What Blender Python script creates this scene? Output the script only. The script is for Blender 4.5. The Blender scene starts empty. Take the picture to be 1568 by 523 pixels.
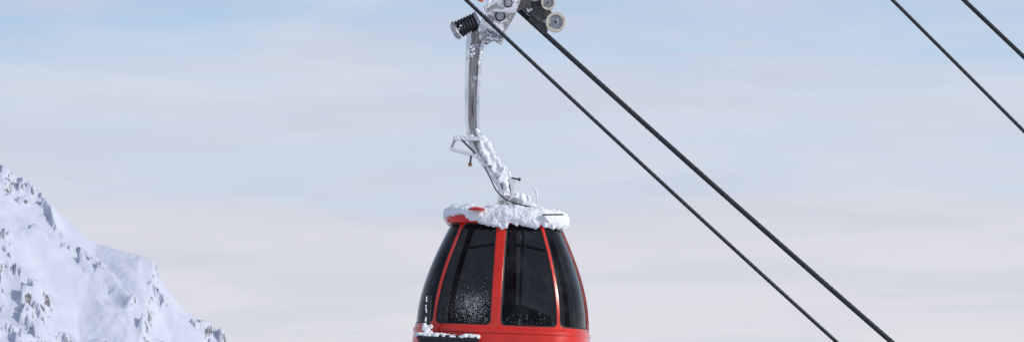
import bpy, bmesh, math, random
import numpy as np
from mathutils import Vector, Matrix, noise
random.seed(7)
scene=bpy.context.scene
K=131.0   # drawing units per metre of the gondola plan
def W(px,py,y=0.0):  return Vector(((px-784)/K, y, (523-py)/K))
PX,PY=772,430
def C(px,py,y=0.0):  return Vector(((px-PX)/K, y, (PY-py)/K))   # cabin-local

# ------------------------------------------------------------ materials
def newmat(name):
    m=bpy.data.materials.new(name); m.use_nodes=True
    nt=m.node_tree; b=nt.nodes['Principled BSDF']; return m,nt,b
def N(nt,t,**kw):
    n=nt.nodes.new(t)
    for k,v in kw.items(): setattr(n,k,v)
    return n
def noise_node(nt,scale,detail=6,rough=.6,coord='Object',stretch=None):
    tc=N(nt,'ShaderNodeTexCoord'); n=N(nt,'ShaderNodeTexNoise')
    n.inputs['Scale'].default_value=scale; n.inputs['Detail'].default_value=detail; n.inputs['Roughness'].default_value=rough
    if stretch:
        mp=N(nt,'ShaderNodeMapping'); mp.inputs['Scale'].default_value=stretch
        nt.links.new(tc.outputs[coord],mp.inputs[0]); nt.links.new(mp.outputs[0],n.inputs['Vector'])
    else: nt.links.new(tc.outputs[coord],n.inputs['Vector'])
    return n
def ramp(nt,src,stops):
    r=N(nt,'ShaderNodeValToRGB'); e=r.color_ramp.elements
    while len(e)<len(stops): e.new(.5)
    for i,(p,c) in enumerate(stops):
        e[i].position=p; e[i].color=(c[0],c[1],c[2],1) if not isinstance(c,(int,float)) else (c,c,c,1)
    nt.links.new(src,r.inputs['Fac']); return r
def bump(nt,b,src,strength,dist):
    bp=N(nt,'ShaderNodeBump'); bp.inputs['Strength'].default_value=strength; bp.inputs['Distance'].default_value=dist
    nt.links.new(src,bp.inputs['Height']); nt.links.new(bp.outputs['Normal'],b.inputs['Normal'])
def simple(name,c,rough=.5,metal=0,var=.15,scale=14,coat=0,bmp=0):
    m,nt,b=newmat(name)
    n=noise_node(nt,scale)
    lo=[x*(1-var) for x in c]; hi=[min(1,x*(1+var)) for x in c]
    r=ramp(nt,n.outputs['Fac'],[(.3,lo),(.7,hi)])
    nt.links.new(r.outputs['Color'],b.inputs['Base Color'])
    rr=ramp(nt,n.outputs['Fac'],[(.3,rough*.8),(.7,min(1,rough*1.25))])
    nt.links.new(rr.outputs['Color'],b.inputs['Roughness'])
    b.inputs['Metallic'].default_value=metal
    b.inputs['Coat Weight'].default_value=coat; b.inputs['Coat Roughness'].default_value=.08
    if bmp: bump(nt,b,n.outputs['Fac'],.6,bmp)
    return m
def m_snow():
    m,nt,b=newmat('snow')
    n=noise_node(nt,60,8,.7); n2=noise_node(nt,9,4)
    r=ramp(nt,n2.outputs['Fac'],[(.3,(.84,.85,.88)),(.7,(.91,.91,.92))])
    nt.links.new(r.outputs['Color'],b.inputs['Base Color'])
    b.inputs['Roughness'].default_value=.75
    bump(nt,b,n.outputs['Fac'],.5,.008); return m
SNOW=m_snow()
RED=simple('red_paint',(.70,.018,.003),.24,0,.14,5,coat=.3)
BLACK=simple('black_rubber',(.012,.012,.014),.45)
DARKBOX=simple('dark_plastic',(.02,.02,.024),.55,0,.3,20)
STEEL=simple('galvanised_steel',(.42,.42,.43),.45,.6,.3,20,bmp=.002)
DARKSTEEL=simple('weathered_dark_steel',(.10,.095,.09),.5,.5,.4,25,bmp=.002)
ROPE=simple('greased_wire_rope',(.030,.031,.036),.5,.4,.5,30)
NYLON=simple('sheave_liner_nylon',(.66,.60,.48),.5,0,.15,18)
SEAT=simple('seat_fabric',(.06,.06,.07),.8)
BLUEW=simple('wire_jacket',(.02,.03,.06),.4)
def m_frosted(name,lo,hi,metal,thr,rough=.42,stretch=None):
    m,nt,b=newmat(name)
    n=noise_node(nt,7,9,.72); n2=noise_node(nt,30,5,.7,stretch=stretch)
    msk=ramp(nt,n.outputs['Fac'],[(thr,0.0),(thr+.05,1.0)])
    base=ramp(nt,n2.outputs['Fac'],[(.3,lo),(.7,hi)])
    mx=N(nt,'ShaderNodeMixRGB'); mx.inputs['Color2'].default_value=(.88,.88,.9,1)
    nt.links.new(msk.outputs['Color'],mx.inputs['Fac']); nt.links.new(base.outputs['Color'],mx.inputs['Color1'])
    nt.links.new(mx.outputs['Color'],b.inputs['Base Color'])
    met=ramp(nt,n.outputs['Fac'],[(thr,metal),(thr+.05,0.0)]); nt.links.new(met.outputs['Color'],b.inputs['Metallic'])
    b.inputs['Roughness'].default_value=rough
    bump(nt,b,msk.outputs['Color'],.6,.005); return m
FROST=m_frosted('frosted_steel',(.22,.21,.205),(.50,.49,.48),.5,.48)
ARM=m_frosted('hanger_painted_silver',(.72,.72,.73),(.86,.86,.87),.45,.56,.28)
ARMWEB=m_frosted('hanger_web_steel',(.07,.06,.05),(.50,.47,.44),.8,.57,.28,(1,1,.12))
def m_glass():
    m=bpy.data.materials.new('tinted_window_glass'); m.use_nodes=True; nt=m.node_tree; nt.nodes.clear()
    out=N(nt,'ShaderNodeOutputMaterial'); tr=N(nt,'ShaderNodeBsdfTransparent'); tr.inputs['Color'].default_value=(.15,.155,.17,1)
    gl=N(nt,'ShaderNodeBsdfGlossy'); gl.inputs['Roughness'].default_value=.04; gl.inputs['Color'].default_value=(.9,.9,.9,1)
    fr=N(nt,'ShaderNodeFresnel'); fr.inputs['IOR'].default_value=1.25
    mx=N(nt,'ShaderNodeMixShader')
    nt.links.new(fr.outputs[0],mx.inputs[0]); nt.links.new(tr.outputs[0],mx.inputs[1]); nt.links.new(gl.outputs[0],mx.inputs[2])
    df=N(nt,'ShaderNodeBsdfDiffuse'); df.inputs['Color'].default_value=(.7,.72,.78,1)
    n=noise_node(nt,3.5,8,.7); rr=ramp(nt,n.outputs['Fac'],[(.48,0.0),(.8,.04)])
    mx2=N(nt,'ShaderNodeMixShader'); nt.links.new(rr.outputs['Color'],mx2.inputs[0])
    nt.links.new(mx.outputs[0],mx2.inputs[1]); nt.links.new(df.outputs[0],mx2.inputs[2]); nt.links.new(mx2.outputs[0],out.inputs[0])
    return m
GLASS=m_glass()

# ------------------------------------------------------------ helpers
def obj(name,verts,faces,mat,parent=None,smooth=True):
    me=bpy.data.meshes.new(name); me.from_pydata([tuple(v) for v in verts],[],faces); 
    me.materials.append(mat)
    if smooth: me.polygons.foreach_set('use_smooth',[True]*len(me.polygons))
    me.update()
    o=bpy.data.objects.new(name,me); scene.collection.objects.link(o)
    if parent: o.parent=parent
    return o
def empty(name,parent=None,loc=(0,0,0),rot=(0,0,0)):
    o=bpy.data.objects.new(name,None); scene.collection.objects.link(o); o.location=loc; o.rotation_euler=rot
    if parent:o.parent=parent
    return o
def autosm(o,ang=35):
    me=o.data
    bm=bmesh.new(); bm.from_mesh(me)
    bmesh.ops.recalc_face_normals(bm,faces=bm.faces)
    for e in bm.edges:
        if len(e.link_faces)==2 and e.calc_face_angle(0)>math.radians(ang): e.smooth=False
    bm.to_mesh(me); bm.free()
def bevel(o,w,seg=2):
    m=o.modifiers.new('bevel','BEVEL'); m.width=w; m.segments=seg; m.limit_method='ANGLE'; return o
def sweep(name,path,profile,mat,parent,width=None):
    V=[];F=[];n=len(profile)
    for i,p in enumerate(path):
        t=(path[min(i+1,len(path)-1)]-path[max(i-1,0)]).normalized()
        nn=Vector((t.z,0,-t.x)).normalized(); w=width[i] if width else 1
        for a,b in profile: V.append(p+nn*a*w+Vector((0,b,0)))
    for i in range(len(path)-1):
        for j in range(n):
            k=(j+1)%n
            F.append((i*n+j,i*n+k,(i+1)*n+k,(i+1)*n+j))
    F.append(tuple(range(n))); F.append(tuple(range((len(path)-1)*n,len(path)*n)))
    o=obj(name,V,F,mat,parent); autosm(o); return o
def smoothpath(pts,n=8):
    out=[]
    P=[pts[0]]+list(pts)+[pts[-1]]
    for i in range(1,len(P)-2):
        p0,p1,p2,p3=P[i-1:i+3]
        for k in range(n):
            t=k/n
            out.append(0.5*((2*p1)+(p2-p0)*t+(2*p0-5*p1+4*p2-p3)*t*t+(3*p1-p0-3*p2+p3)*t**3))
    out.append(pts[-1]); return out
def tube(name,pts,r,mat,parent,seg=10):
    V=[];F=[]
    up=Vector((0,1,0))
    for i,p in enumerate(pts):
        t=(pts[min(i+1,len(pts)-1)]-pts[max(i-1,0)]).normalized()
        u=up if abs(t.dot(up))<.95 else Vector((1,0,0))
        a=t.cross(u).normalized(); b=t.cross(a).normalized()
        for j in range(seg):
            th=2*math.pi*j/seg; V.append(p+a*math.cos(th)*r+b*math.sin(th)*r)
    for i in range(len(pts)-1):
        for j in range(seg):
            k=(j+1)%seg; F.append((i*seg+j,i*seg+k,(i+1)*seg+k,(i+1)*seg+j))
    F.append(tuple(range(seg))); F.append(tuple(range((len(pts)-1)*seg,len(pts)*seg)))
    o=obj(name,V,F,mat,parent); autosm(o); return o
def plate(name,outline,y0,y1,mat,parent,bev=.006):
    bm=bmesh.new(); vs=[bm.verts.new((p.x,y0,p.z)) for p in outline]
    f=bm.faces.new(vs); r=bmesh.ops.extrude_face_region(bm,geom=[f])
    for v in r['geom']:
        if isinstance(v,bmesh.types.BMVert): v.co.y=y1
    bmesh.ops.recalc_face_normals(bm,faces=bm.faces)
    me=bpy.data.meshes.new(name); bm.to_mesh(me); bm.free(); me.materials.append(mat)
    o=bpy.data.objects.new(name,me); scene.collection.objects.link(o); o.parent=parent
    if bev: bevel(o,bev)
    return o
def box(name,c,s,mat,parent,rot=0,bev=.008):
    sx,sy,sz=[v/2 for v in s]
    cs=[Vector((a*sx,0,b*sz)) for a,b in((-1,-1),(1,-1),(1,1),(-1,1))]
    R=Matrix.Rotation(rot,3,'Y')
    return plate(name,[R@p+Vector((c[0],0,c[2])) for p in cs],c[1]-sy,c[1]+sy,mat,parent,bev)
def lathe(name,prof,c,mat,parent,axis='Y',seg=40,rot=None):
    V=[];F=[];n=len(prof)
    for j in range(seg):
        th=2*math.pi*j/seg
        for r,h in prof: 
            v=Vector((r*math.cos(th),h,r*math.sin(th)))
            if rot: v=rot@v
            V.append(Vector(c)+v)
    for j in range(seg):
        k=(j+1)%seg
        for i in range(n-1): F.append((j*n+i,j*n+i+1,k*n+i+1,k*n+i))
    o=obj(name,V,F,mat,parent)
    bm=bmesh.new(); bm.from_mesh(o.data); bmesh.ops.remove_doubles(bm,verts=bm.verts,dist=1e-5); bm.to_mesh(o.data); bm.free()
    autosm(o,30); return o
TEX={}
def cloudtex(s):
    if s not in TEX:
        t=bpy.data.textures.new('lump%g'%s,'CLOUDS'); t.noise_scale=s; t.noise_depth=3; TEX[s]=t
    return TEX[s]
def snow(name,blobs,parent,voxel=.014,d1=.05,d2=.02,s1=.11,s2=.035,smooth=0):
    bm=bmesh.new()
    for c,r in blobs:
        if isinstance(r,(int,float)): r=(r,r,r)
        M=Matrix.Translation(Vector(c))@Matrix.Diagonal((r[0],r[1],r[2],1))
        bmesh.ops.create_icosphere(bm,subdivisions=2,radius=1,matrix=M)
    me=bpy.data.meshes.new(name); bm.to_mesh(me); bm.free(); me.materials.append(SNOW)
    o=bpy.data.objects.new(name,me); scene.collection.objects.link(o); o.parent=parent
    m=o.modifiers.new('r','REMESH'); m.mode='VOXEL'; m.voxel_size=voxel; m.use_smooth_shade=True
    if smooth:
        m=o.modifiers.new('s','SMOOTH'); m.factor=.6; m.iterations=smooth
    for s,d in((s1,d1),(s2,d2)):
        m=o.modifiers.new('d','DISPLACE'); m.texture=cloudtex(s); m.strength=d; m.mid_level=.5; m.texture_coords='LOCAL'
    return o

# ============================================================ GONDOLA
G=empty('gondola_lift_cabin')
cab=empty('cabin',G,W(PX,PY),(0,math.radians(2.2),math.radians(-4.8)))
PHI=[-90,-50.2,0,50.2,90,129.8,180,230.2,270]
def hs(py):
    if py<=346: return 83.5
    if py<=505:
        t=(py-346)/159; return 83.5+47.5*math.sin(math.pi/2*t)**.97
    return float(np.interp(py,[505,507,512,530,580,620,645,658,664],[131,133,134,135,131,121,108,90,60]))
def S(u,py,off=0,half=None):
    u=u%8; k=int(u); f=u-k
    ph=math.radians(PHI[k]+(PHI[k+1]-PHI[k])*f)
    c,s=math.cos(ph),math.sin(ph); n=3.0
    r=(abs(c)**n+abs(s)**n)**(-1/n)
    h=(hs(py) if half is None else half)/K
    x,y=c*r*h,s*r*h*.97
    x+=c*off; y+=s*off
    return Vector((x,y,(PY-py)/K))
def rings(name,prof,mat,segper=12):
    V=[];F=[];n=8*segper
    for py,h in prof:
        for j in range(n): V.append(S(j/segper,py,0,h))
    for i in range(len(prof)-1):
        for j in range(n):
            k=(j+1)%n; F.append((i*n+j,i*n+k,(i+1)*n+k,(i+1)*n+j))
    o=obj(name,V,F,mat,cab); autosm(o,28); return o
V0,V1=503.,345.
def window(idx):
    front=idx in(0,7,3,4); wc=.715 if front else .97
    mcentre=7.4 if front else 3.5; mthin=2.2
    left_c=idx in(0,4,2,6)
    mL=mcentre if left_c else mthin; mR=mthin if left_c else mcentre
    mb,mt=3.0,1.5
    pv0,pv1=V0-mb,V1+mt
    def inner(a,b,ins=0):
        py=pv0+(pv1-pv0)*b
        py-= ins*(1-2*b)
        w=wc*hs(py); u=idx+(mL+ins)/w+a*(1-(mL+mR+2*ins)/w); return u,py
    def outer(e,f): return idx+e,V0+(V1-V0)*f
    rx,ry=.09,.055; NA=8
    lin=[];lout=[]
    corners=[((1-rx),ry,-90),((1-rx),1-ry,0),(rx,1-ry,90),(rx,ry,180)]
    for q,(cx,cy,a0) in enumerate(corners):
        for i in range(NA+1):
            a=math.radians(a0+90*i/NA); ca,sa=math.cos(a),math.sin(a)
            m=max(abs(ca),abs(sa))
            lin.append((cx+rx*ca,cy+ry*sa)); lout.append((cx+(rx)*ca/m,cy+(ry)*sa/m))
        nx=corners[(q+1)%4]; a=math.radians(nx[2])
        p0=lin[-1]; p1=(nx[0]+rx*math.cos(a),nx[1]+ry*math.sin(a))
        NS=18
        for i in range(1,NS):
            t=i/NS; p=(p0[0]+(p1[0]-p0[0])*t,p0[1]+(p1[1]-p0[1])*t); lin.append(p); lout.append(p)
    n=len(lin)
    Vv=[];F=[]
    I=[inner(*p) for p in lin]; O=[outer(*p) for p in lout]
    lev=[(0,0),(.5,0),(.9,0),(1,-.004),(1,-.03)]
    for t,off in lev:
        for (u0,p0),(u1,p1) in zip(O,I): Vv.append(S(u0+(u1-u0)*t,p0+(p1-p0)*t,off))
    for l in range(len(lev)-1):
        for j in range(n):
            k=(j+1)%n; F.append((l*n+j,l*n+k,(l+1)*n+k,(l+1)*n+j))
    o=obj('window_frame',Vv,F,RED,cab); autosm(o,40)
    Vv=[];F=[]
    J=[inner(p[0],p[1],2.0) for p in lin]
    for (A,off) in ((I,-.010),(J,-.008),(J,-.022)):
        for u,p in A: Vv.append(S(u,p,off))
    for l in range(2):
        for j in range(n):
            k=(j+1)%n; F.append((l*n+j,l*n+k,(l+1)*n+k,(l+1)*n+j))
    obj('window_gasket',Vv,F,BLACK,cab)
    Vv=[];F=[];R=10
    cu,cp=idx+.5,(pv0+pv1)/2
    for l in range(R):
        t=l/R
        for u,p in J: Vv.append(S(u+(cu-u)*t,p+(cp-p)*t,-.014))
    Vv.append(S(cu,cp,-.014))
    for l in range(R-1):
        for j in range(n):
            k=(j+1)%n; F.append((l*n+j,l*n+k,(l+1)*n+k,(l+1)*n+j))
    for j in range(n): F.append(((R-1)*n+j,(R-1)*n+(j+1)%n,R*n))
    obj('window_glass',Vv,F,GLASS,cab)
for i in range(8): window(i)
rings('lower_body',[(V0,hs(V0)),(504.5,131.8),(506,133.6),(511,134.2),(512.5,132.6),(530,135),(560,134)]+[(p,hs(p)) for p in range(580,665,7)]+[(664,60),(666,1)],RED)
rings('floor_pan',[(560,120),(640,95)],DARKBOX)
rings('cabin_floor',[(600,118),(599,1)],DARKBOX)
rings('ceiling_liner',[(348,80),(344,1)],DARKBOX)
rings('roof',[(V1,83.5),(346.5,86),(346,90.5),(341,92.5),(336,91),(335,84),(331,79),(327,68),(325,40),(324.5,1)],RED)
for u in (2.0,6.0):
    pts=[S(u,p,.003) for p in np.linspace(503,348,24)]
    tube('door_seam',pts,.006,BLACK,cab,6)
for s in(-1,1):
    plate('bench_seat',[C(PX-70,560),C(PX+70,560),C(PX+70,548),C(PX-70,548)],s*.55-.23,s*.55+.23,SEAT,cab,.02)
    plate('seat_back',[C(PX-72,548),C(PX+72,548),C(PX+66,480),C(PX+40,468),C(PX-40,468),C(PX-66,480)],s*.75-.05,s*.75+.05,SEAT,cab,.02)
tube('grab_rail',smoothpath([C(PX-60,380,.2),C(PX,372,.2),C(PX+60,380,.2)]),.016,STEEL,cab)
tube('grab_pole',[C(PX+25,598,.1),C(PX+25,350,.1)],.018,STEEL,cab)

def crumbs(name,u0,u1,cnt,cu,cp,su,sp,r0,r1,pmax=498):
    bm=bmesh.new()
    for i in range(cnt):
        u=random.gauss(cu,su); p=random.gauss(cp,sp)
        if not(u0<u<u1 and 356<p<pmax): continue
        r=random.uniform(r0,r1)*random.choice([.6,.8,1,1.3])
        M=Matrix.Translation(S(u,p,-.013))@Matrix.Rotation(random.random()*3,4,'Y')@Matrix.Diagonal((r*random.uniform(.6,1.6),r*.6,r*random.uniform(.6,1.4),1))
        bmesh.ops.create_icosphere(bm,subdivisions=1,radius=1,matrix=M)
    me=bpy.data.meshes.new(name); bm.to_mesh(me); bm.free(); me.materials.append(SNOW)
    o=bpy.data.objects.new(name,me); scene.collection.objects.link(o); o.parent=cab
crumbs('snow_crumbs_left_window',7.12,7.92,1300,7.60,476,.17,13,.0008,.0026)
crumbs('snow_crumbs_left_window_core',7.12,7.92,260,7.66,472,.12,10,.001,.0034)
crumbs('snow_crumbs_left_window_sparse',7.1,7.9,140,7.5,455,.3,30,.001,.0022)
crumbs('snow_crumbs_right_window',.12,.92,160,.4,492,.3,6,.001,.0026)
crumbs('snow_crumbs_upper',.12,.92,50,.5,365,.3,9,.001,.0025)

# roof snow
B=[]
for i in range(220):
    a=random.random()*2*math.pi; q=math.sqrt(random.random())*.97
    c,s=math.cos(a),math.sin(a); r=(abs(c)**3+abs(s)**3)**(-1/3)*q
    B.append((Vector((c*r*.62,s*r*.60,(PY-329+random.uniform(-2,2))/K)),(random.uniform(.08,.13),random.uniform(.08,.13),random.uniform(.065,.09))))
nR=240
for j in range(nR):
    a=2*math.pi*j/nR; c,s=math.cos(a),math.sin(a); r=(abs(c)**3+abs(s)**3)**(-1/3)
    deg=math.degrees(a)%360
    wv=noise.noise(Vector((c*3.5,s*3.5,5)))*5+noise.noise(Vector((c*9,s*9,2)))*4
    hi,low=326,343+wv
    if 262<deg<300: low+=4
    if 300<deg<358: low+=4
    if 196<deg<238: low=333+wv*.4
    hh=(low-hi)/2
    B.append((Vector((c*r*.670,s*r*.655,(PY-(hi+low)/2)/K)),(.06,.06,hh/K+.03)))
for (x,y) in((768,348),(773,353),(779,350),(764,346),(838,347),(850,349),(795,346)):
    B.append((C(x,y,-.675),(.03,.03,.035)))
snow('roof_snow',B,cab,.010,.055,.024,.16,.03,smooth=5)
lathe('roof_vent_cap',[(0,.03),(.07,.022),(.105,0),(.09,-.012),(0,-.012)],C(735,327,-.74),RED,cab,rot=Matrix.Rotation(math.radians(90),3,'X'))
plate('roof_edge_rail',[C(834,330.5),C(865,329),C(865,331),C(834,332.5)],-.70,-.64,DARKSTEEL,cab,.003)
yf=-1.10
box('ski_rack_post',C(672,500,yf+.12),(.05,.05,.62),DARKBOX,cab,.02)
box('ski_rack_box',C(705,545,yf-.02),(.66,.16,.42),DARKBOX,cab)
box('ski_rack_box_lid',C(705,523,yf-.03),(.70,.19,.035),BLACK,cab)
B=[]
for i in range(70):
    x=random.uniform(660,748); 
    if 716<x<724: continue
    B.append((C(x,519+random.uniform(-1,2),yf-.03+random.uniform(-.06,.06)),(random.uniform(.03,.05),.04,random.uniform(.015,.032))))
for i in range(12): B.append((C(random.uniform(664,680),random.uniform(504,517),yf-.0),(.024,.03,.026)))
snow('ski_rack_snow',B,cab,.009,.025,.012,.06,.02,smooth=2)
B=[(C(668.5+random.uniform(-1,1),random.uniform(462,505),yf+.10),(random.uniform(.006,.010),.012,random.uniform(.012,.025))) for i in range(11)]
snow('ski_rack_post_snow',B,cab,.006,.012,.006,.05,.02)

# ---------------- hanger arm
pts=[W(731,42),W(727,75),W(724,120),W(723,165),W(724,196),W(732,220),W(748,244),W(764,266),W(774,286),W(777,322)]
path=smoothpath(pts,8)
wid=list(np.interp(np.linspace(0,1,len(path)),[0,.12,.3,.45,.6,.8,1],[1.4,1.2,1.02,.98,1.25,1.2,1.0]))
h=.085;d=.085
sweep('hanger_arm_left_flange',path,[(-h,-d),(-h+.032,-d),(-h+.032,d),(-h,d)],ARM,G,wid)
sweep('hanger_arm_right_flange',path,[(h-.040,-d),(h,-d),(h,d),(h-.040,d)],ARM,G,wid)
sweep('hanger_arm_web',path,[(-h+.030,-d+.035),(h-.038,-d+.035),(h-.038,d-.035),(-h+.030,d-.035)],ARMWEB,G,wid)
plate('hanger_foot',[W(764,300),W(790,300),W(800,326),W(756,326)],-.12,.12,FROST,G)
for x in(768,788): lathe('foot_bolt',[(0,-.02),(.018,-.02),(.018,0),(0,0)],W(x,316,-.125),STEEL,G,seg=6)
fy=-.11
def bar(name,p,q,w,dep,mat,y=fy):
    a=(q-p); ang=math.atan2(-a.z,a.x); c=(p+q)/2
    return box(name,(c.x,y,c.z),(a.length,dep,w),mat,G,ang,.006)
bar('hook_bar_top',W(694,213),W(736,214),.05,.16,ARM)
bar('hook_bar_low',W(690,229),W(730,240),.035,.14,ARM)
bar('hook_bar_end',W(697,214),W(691,229),.028,.12,STEEL)
bar('hook_brace',W(706,214),W(728,236),.022,.06,DARKSTEEL,-.16)
bar('hook_pin',W(722,238),W(720,252),.025,.03,DARKSTEEL,-.16)
lathe('hook_pin_nut',[(0,-.02),(.026,-.02),(.026,.02),(0,.02)],W(720,253,-.16),simple('rusty_steel',(.22,.10,.05),.7),G,seg=6)
bar('side_stud',W(778,272),W(795,275),.022,.03,DARKSTEEL,-.06)
lathe('side_stud_nut',[(0,-.02),(.022,-.02),(.022,.02),(0,.02)],W(795,275,-.06),DARKSTEEL,G,seg=6)
tube('control_wire',smoothpath([W(742,256,-.17),W(752,276,-.18),W(761,294,-.19),W(777,308,-.22),W(800,316,-.24),W(830,321,-.24)],6),.008,BLUEW,G,6)

def along(a,b,n,sp,r0,r1,y=-.03,dx=0):
    for i in range(n):
        t=random.random(); p=a.lerp(b,t); 
        B.append((p+Vector((random.uniform(-sp,sp)+dx,y+random.uniform(-.05,.05),random.uniform(-sp,sp))),(random.uniform(r0,r1),random.uniform(r0,r1),random.uniform(r0,r1))))
B=[]
along(W(733,220),W(776,284),80,.032,.028,.038,-.06)
along(W(740,216),W(782,278),80,.02,.028,.042,-.04)
along(W(702,210),W(740,209),30,.004,.012,.020,-.08)
along(W(768,300),W(828,322),70,.012,.035,.05,-.02)
along(W(768,292),W(806,306),40,.02,.04,.06,0)
snow('hanger_arm_snow_lower',B,G,.009,.030,.018,.12,.028,smooth=5)
B=[]
along(W(739,60),W(733,100),30,.005,.012,.020,-.06)
along(W(722,60),W(724,84),26,.03,.010,.018,-.085)
along(W(730,200),W(738,216),24,.012,.016,.024,-.06)
B.append((W(821,294,-.05),(.018,.018,.03))); B.append((W(819,291,-.05),(.016,.014,.018))); B.append((W(822,304,-.05),(.014,.014,.07)))
snow('hanger_arm_snow_upper',B,G,.007,.02,.012,.06,.02,smooth=1)

# ---------------- grip / carriage
hp=[W(734,64),W(732,44),W(742,24),W(752,2),W(764,-14),W(800,-20),W(796,6),W(782,32),W(774,46),W(768,66),W(756,60),W(746,66)]
plate('head_plate_front',hp,-.16,-.12,FROST,G,.008)
plate('head_plate_rear',hp,.12,.16,FROST,G,.008)
plate('head_web',[W(740,60),W(744,30),W(762,-6),W(788,-6),W(776,34),W(764,60)],-.12,.12,DARKSTEEL,G,.006)
for (x,y,r) in((752,46,.035),(766,26,.045),(778,6,.04),(757,56,.02)):
    lathe('head_pin',[(0,-.045),(r*.5,-.045),(r*.55,-.03),(r,-.03),(r,.0),(0,0)],W(x,y,-.16),STEEL,G,seg=20)
    lathe('head_pin_shade_ring',[(r*1.05,-.004),(r*1.35,-.004)],W(x,y,-.16),BLACK,G,seg=24)  # flat black ring on the plate, painted as the shade of a recess
bar('head_lever',W(736,36),W(776,58),.05,.05,ARM,-.2)
bar('head_lever_upper',W(742,14),W(772,-4),.05,.05,ARM,-.2)
bar('head_cross_link',W(754,18),W(790,20),.035,.04,ARM,-.22)
box('warning_reflector',W(736,1,-.2),(.07,.04,.05),simple('orange_reflector',(.75,.12,.02),.4),G,.3)
ax=(W(697,46)-W(731,30)).normalized(); c0=W(731,31,-.05)
Rm=Vector((0,1,0)).rotation_difference(ax).to_matrix()
L=(W(697,46)-W(731,30)).length
lathe('damper_body',[(0,0),(.055,0),(.055,L),(0,L)],c0,BLACK,G,seg=20,rot=Rm)
tp=[]
for i in range(170):
    t=i/169; a=t*2*math.pi*6.5
    v=Vector((math.cos(a)*.088,t*L*.86,math.sin(a)*.088)); tp.append(c0+Rm@v)
tube('damper_spring',tp,.018,DARKBOX,G,8)
lathe('damper_cap',[(0,L*.9),(.10,L*.9),(.115,L*.93),(.11,L*1.02),(.07,L*1.12),(0,L*1.14)],c0,FROST,G,seg=28,rot=Rm)
lathe('damper_flange',[(0,-.02),(.105,-.02),(.105,.015),(0,.015)],c0,STEEL,G,seg=28,rot=Rm)
yB=.22
dB=(W(1363,523)-W(835,48)).normalized(); nB=Vector((-dB.z,0,dB.x)); 
if nB.z<0: nB=-nB
oB=W(835,48)
def onB(s,hgt,y=yB): 
    p=oB+dB*(s/K)+nB*(hgt/K); return Vector((p.x,y,p.z))
for y0 in(yB-.14,yB+.11):
    plate('carriage_side_plate',[onB(-150,6),onB(-8,6),onB(0,14),onB(2,26),onB(-20,32),onB(-60,34),onB(-150,34)],y0,y0+.03,DARKSTEEL,G,.006)
def wheel(s,hgt,r,y=yB,mat=NYLON):
    c=onB(s,hgt,y)
    lathe('sheave_tyre',[(r*.72,-.045),(r*.98,-.045),(r,-.035),(r*.9,0),(r,.035),(r*.98,.045),(r*.72,.045)],c,mat,G)
    lathe('sheave_disc',[(0,-.05),(r*.16,-.05),(r*.2,-.035),(r*.34,-.033),(r*.36,-.02),(r*.6,-.022),(r*.72,-.038),(r*.72,.038),(0,.038)],c,STEEL,G)
    lathe('sheave_hub',[(0,-.075),(r*.14,-.075),(r*.17,-.06),(r*.17,-.04)],c,DARKSTEEL,G,seg=6)
wheel(2,22,.118,yB-.2); wheel(-26,36,.085,yB-.24); wheel(-52,34,.10,yB-.2,STEEL); wheel(-28,18,.10,yB-.03)
wheel(-84,22,.12,yB-.2); wheel(-118,22,.12,yB-.2)
bar('rocker_link',onB(-62,20),onB(0,22),.07,.04,DARKSTEEL,yB-.13)
bar('rocker_link_upper',onB(-60,36),onB(-20,34),.05,.05,FROST,yB-.18)
bar('carriage_guide',onB(-34,4),onB(0,3),.06,.16,DARKSTEEL,yB)
bar('carriage_cross',W(784,6),W(812,2),.12,.3,DARKSTEEL,.05)
bar('carriage_strut',W(776,22),W(800,-10),.06,.1,FROST,-.02)
for (s,hh) in((-12,12),(-40,12),(-50,26),(-66,10)):
    lathe('link_bolt',[(0,-.03),(.022,-.03),(.022,0),(0,0)],onB(s,hh,yB-.155),STEEL,G,seg=6)
B=[]
along(W(740,20),W(756,-8),14,.02,.012,.028,-.17)
along(W(738,58),W(772,62),16,.008,.010,.02,-.14)
along(W(776,20),W(792,-6),12,.02,.012,.024,-.14)
along(W(733,50),W(742,30),10,.012,.012,.02,-.16)
along(W(700,50),W(706,40),8,.015,.010,.02,-.1)
along(W(800,-2),W(812,14),8,.02,.010,.02,0)
snow('carriage_snow',B,G,.007,.02,.012,.06,.02)

# ============================================================ ROPES
def rope(p,q,yp,yq,r,sag=0.0,ext0=45,ext1=40):
    a=Vector((p.x,yp,p.z)); b=Vector((q.x,yq,q.z)); d=(b-a); Ln=d.length; d/=Ln
    up=d.cross(Vector((0,1,0))).normalized(); sd=d.cross(up).normalized()
    s=np.arange(-ext0,Ln+ext1,.03); n=24
    th=np.arange(n)*2*np.pi/n
    tw=s*2*np.pi/.42
    A=np.array(a)[None]+np.array(d)[None]*s[:,None]
    A[:,2]-= sag*(1-((s-Ln/2)/(Ln/2))**2)
    rr=r*(1+.10*np.abs(np.cos(3*(th)))[None]-.06)*np.ones((len(s),1))
    ang=th[None]+tw[:,None]
    V=A[:,None,:]+rr[...,None]*(np.cos(ang)[...,None]*np.array(up)+np.sin(ang)[...,None]*np.array(sd))
    m=len(s); i=np.arange(m-1)[:,None]*n; j=np.arange(n)[None]; k=(j+1)%n
    F=np.stack([i+j,i+k,i+n+k,i+n+j],-1).reshape(-1,4)
    return obj('steel_cable',V.reshape(-1,3).tolist(),F.tolist(),ROPE)
rope(W(770,58),W(1280,523),-.42,.0,.022,.02)
rope(W(835,48),W(1363,523),yB,-.05,.030,.02)
rope(W(1367,0),W(1568,200),-.1,.0,.021,.0)
rope(W(1483,0),W(1568,85),.1,.0,.026,.0)

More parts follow.
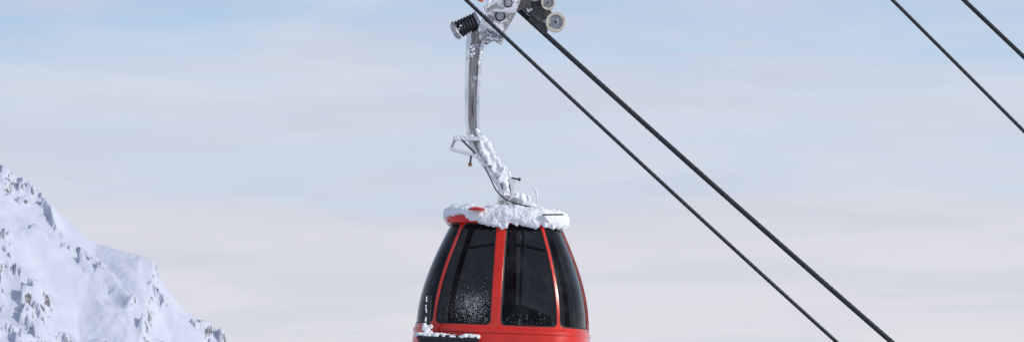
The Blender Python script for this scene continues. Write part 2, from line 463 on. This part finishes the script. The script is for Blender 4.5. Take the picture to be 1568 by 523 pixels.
# ============================================================ TERRAIN
def fbm(x,y,z,o,h=.9,l=2.1):
    return noise.fractal(Vector((x,y,z)),h,l,o)
def axis(segs):
    out=[]
    for a,b,st in segs:
        n=max(1,int(round((b-a)/st))); out+=list(np.linspace(a,b,n,endpoint=False))
    out.append(segs[-1][1]); return out
fx=[-700,-300,-150,-80,-59.8,-55.2,-52.2,-48.4,-43.4,-41.8,-41.0,-40.3,-38.8,-36.1,-35,-33.6,-32.8,-25,0,60,140]
fz=[170,120,80,41,26.8,24.2,21.8,18.6,17.4,16.5,14.6,13.4,11.6,9.6,8.4,7.6,4.0,-3,-22,-60,-75]
Y0=360
def sst(a,b,x):
    t=max(0,min(1,(x-a)/(b-a))); return t*t*(3-2*t)
def mh(x,y):
    d=y-Y0
    wx=x+fbm(x*.12,y*.12,7.7,3)*1.0*sst(1,8,abs(d))
    f=float(np.interp(wx,fx,fz))
    h=f-.62*(-d)-.0008*d*d if d<0 else f-.6*d
    near=.12+.88*min(1,abs(d)/7)
    side=.3+.7*sst(-52,-44,x)
    a=fbm(x*.05,y*.05,9.7,3,1.0)
    h+=a*1.6*near
    rid=1-abs(fbm(x*.11+y*.05,y*.10-x*.04,1.7,4,1.1))
    h+=(rid-.75)*1.4*near*side
    b=fbm(x*.35,y*.35,4.4,6,.9)
    h+=b*.27*side
    m=sst(.02,.30,fbm(x*.10,y*.10,22.3,2)+.14*sst(-50,-42,x)-.10*sst(-48,-56,x))
    c=fbm(x*.30,y*.30,31.0,5,.85)
    h+=m*(1.1*sst(-.05,.08,c)+.45*c)
    return h
xs=axis([(-700,-150,12),(-150,-66,1.5),(-66,-26,.13),(-26,40,1.2),(40,140,8)])
ys=axis([(Y0-150,Y0-48,3),(Y0-48,Y0+5,.19),(Y0+5,Y0+30,.8),(Y0+30,Y0+240,9)])
V=[(x,y,mh(x,y)) for y in ys for x in xs]; nx=len(xs)
F=[(j*nx+i,j*nx+i+1,(j+1)*nx+i+1,(j+1)*nx+i) for j in range(len(ys)-1) for i in range(nx-1)]
def m_mount():
    m,nt,b=newmat('snow_and_rock')
    g=N(nt,'ShaderNodeNewGeometry'); s=N(nt,'ShaderNodeSeparateXYZ'); nt.links.new(g.outputs['Normal'],s.inputs[0])
    n=noise_node(nt,1.1,10,.7); n2=noise_node(nt,4,8,.7); n4=noise_node(nt,.25,5,.6)
    a=N(nt,'ShaderNodeMath',operation='MULTIPLY_ADD'); nt.links.new(n.outputs['Fac'],a.inputs[0]); a.inputs[1].default_value=.9; nt.links.new(s.outputs['Z'],a.inputs[2])
    msk=ramp(nt,a.outputs[0],[(.70,1.0),(.79,0.0)])
    rock=ramp(nt,n2.outputs['Fac'],[(.38,(.07,.07,.08)),(.54,(.20,.195,.20)),(.64,(.66,.66,.72))])
    base=ramp(nt,n4.outputs['Fac'],[(.35,(.60,.625,.735)),(.65,(.69,.71,.79))])
    mx=N(nt,'ShaderNodeMixRGB'); nt.links.new(msk.outputs['Color'],mx.inputs['Fac']); nt.links.new(base.outputs['Color'],mx.inputs['Color1'])
    nt.links.new(rock.outputs['Color'],mx.inputs['Color2']); nt.links.new(mx.outputs['Color'],b.inputs['Base Color'])
    b.inputs['Roughness'].default_value=.85
    bump(nt,b,n2.outputs['Fac'],.4,.16); return m
obj('snowy_mountain',V,F,m_mount())
def gh(x,y):
    r=math.hypot(x,y+40)
    h=-2.5-75*(1-math.exp(-max(0,r-4)/60)) + fbm(x*.01,y*.01,5,4)*min(8,r*.05)+fbm(x*.15,y*.15,2,3)*.15*min(1,r/5)
    return h-max(0,min(60,x*.4))*min(1,r/40)
gx=axis([(-6000,-600,300),(-600,-60,20),(-60,60,1.5),(60,600,20),(600,6000,300)])
gy=axis([(-6000,-640,300),(-640,-90,20),(-90,40,1.5),(40,600,20),(600,9000,300)])
V=[(x,y,gh(x,y)) for y in gy for x in gx]; nx=len(gx)
F=[(j*nx+i,j*nx+i+1,(j+1)*nx+i+1,(j+1)*nx+i) for j in range(len(gy)-1) for i in range(nx-1)]
obj('ground',V,F,simple('ground_snow',(.78,.79,.84),.8,0,.04,.2))

# ============================================================ SKY + SUN
sd=Vector((.93,-.36,0)).normalized(); el=math.radians(24)
w=bpy.data.worlds.new('World'); scene.world=w; w.use_nodes=True; nt=w.node_tree; nt.nodes.clear()
out=N(nt,'ShaderNodeOutputWorld')
sky=N(nt,'ShaderNodeTexSky'); sky.sky_type='NISHITA'; sky.sun_disc=False; sky.sun_elevation=el; sky.sun_rotation=math.atan2(sd.x,sd.y)
sky.air_density=1; sky.dust_density=1.0
b1=N(nt,'ShaderNodeBackground'); b1.inputs['Strength'].default_value=.10; nt.links.new(sky.outputs[0],b1.inputs[0])
tc=N(nt,'ShaderNodeTexCoord'); sp=N(nt,'ShaderNodeSeparateXYZ'); nt.links.new(tc.outputs['Generated'],sp.inputs[0])
def wn(scale,loc,sc,detail=7,rough=.55,dist=0):
    mp=N(nt,'ShaderNodeMapping'); mp.inputs['Scale'].default_value=scale; mp.inputs['Location'].default_value=loc
    nt.links.new(tc.outputs['Generated'],mp.inputs[0]); n=N(nt,'ShaderNodeTexNoise'); n.inputs['Scale'].default_value=sc
    n.inputs['Detail'].default_value=detail; n.inputs['Roughness'].default_value=rough; n.inputs['Distortion'].default_value=dist
    nt.links.new(mp.outputs[0],n.inputs['Vector']); return n
na=wn((6,6,34),(1.3,.2,.7),2.2,7,.52)
sub=N(nt,'ShaderNodeMath',operation='SUBTRACT'); nt.links.new(na.outputs['Fac'],sub.inputs[0]); sub.inputs[1].default_value=.5
ma=N(nt,'ShaderNodeMath',operation='MULTIPLY_ADD'); nt.links.new(sub.outputs[0],ma.inputs[0]); ma.inputs[1].default_value=.020; nt.links.new(sp.outputs['Z'],ma.inputs[2])
mr=N(nt,'ShaderNodeMapRange'); nt.links.new(ma.outputs[0],mr.inputs[0]); mr.inputs[1].default_value=0; mr.inputs[2].default_value=.16
rp=ramp(nt,mr.outputs[0],[(0,(.745,.75,.80)),(.13,(.75,.75,.80)),(.28,(.71,.715,.785)),(.365,(.67,.68,.765)),(.39,(.585,.68,.805)),(.48,(.60,.68,.80)),(.57,(.58,.675,.81)),(.66,(.50,.64,.81)),(.75,(.42,.58,.79)),(1,(.35,.51,.76))])
nb=wn((4,4,20),(5.1,2.2,1.7),2.6,9,.55,.35)
rb=ramp(nt,nb.outputs['Fac'],[(.40,0.0),(.68,.55)])
mx=N(nt,'ShaderNodeMixRGB'); nt.links.new(rb.outputs['Color'],mx.inputs['Fac']); nt.links.new(rp.outputs['Color'],mx.inputs['Color1']); mx.inputs['Color2'].default_value=(.74,.745,.80,1)
nc=wn((4,4,40),(2.1,7.2,3.3),2.4,8,.58,.4)
rc=ramp(nt,nc.outputs['Fac'],[(.44,0.0),(.64,.55)])
mx3=N(nt,'ShaderNodeMixRGB'); nt.links.new(rc.outputs['Color'],mx3.inputs['Fac']); nt.links.new(mx.outputs['Color'],mx3.inputs['Color1']); mx3.inputs['Color2'].default_value=(.61,.63,.73,1)
b2=N(nt,'ShaderNodeBackground'); b2.inputs['Strength'].default_value=1; nt.links.new(mx3.outputs[0],b2.inputs[0])
mr2=N(nt,'ShaderNodeMapRange'); nt.links.new(sp.outputs['Z'],mr2.inputs[0]); mr2.inputs[1].default_value=.14; mr2.inputs[2].default_value=.7; mr2.inputs[3].default_value=.01; mr2.inputs[4].default_value=.6
ms=N(nt,'ShaderNodeMixShader'); nt.links.new(mr2.outputs[0],ms.inputs[0]); nt.links.new(b2.outputs[0],ms.inputs[1]); nt.links.new(b1.outputs[0],ms.inputs[2])
nt.links.new(ms.outputs[0],out.inputs[0])
L=bpy.data.lights.new('sun','SUN'); L.energy=2.2; L.angle=math.radians(3); L.color=(1,.96,.90)
so=bpy.data.objects.new('sun',L); scene.collection.objects.link(so)
dirv=Vector((sd.x*math.cos(el),sd.y*math.cos(el),math.sin(el)))
so.rotation_euler=dirv.to_track_quat('Z','Y').to_euler(); so.location=dirv*50

# ============================================================ CAMERA
cd=bpy.data.cameras.new('camera'); cam=bpy.data.objects.new('camera',cd); scene.collection.objects.link(cam)
zc=261.5/K; t4=math.radians(4)
cam.location=(0,-40,zc-40*math.tan(t4)); cam.rotation_euler=(math.radians(90)+t4,0,0)
cd.sensor_width=36; cd.lens=36*(40/math.cos(t4))/(1568/K); cd.clip_end=20000; cd.clip_start=.5
scene.camera=cam
scene.view_settings.view_transform='Standard'; scene.view_settings.look='None'; scene.view_settings.exposure=0
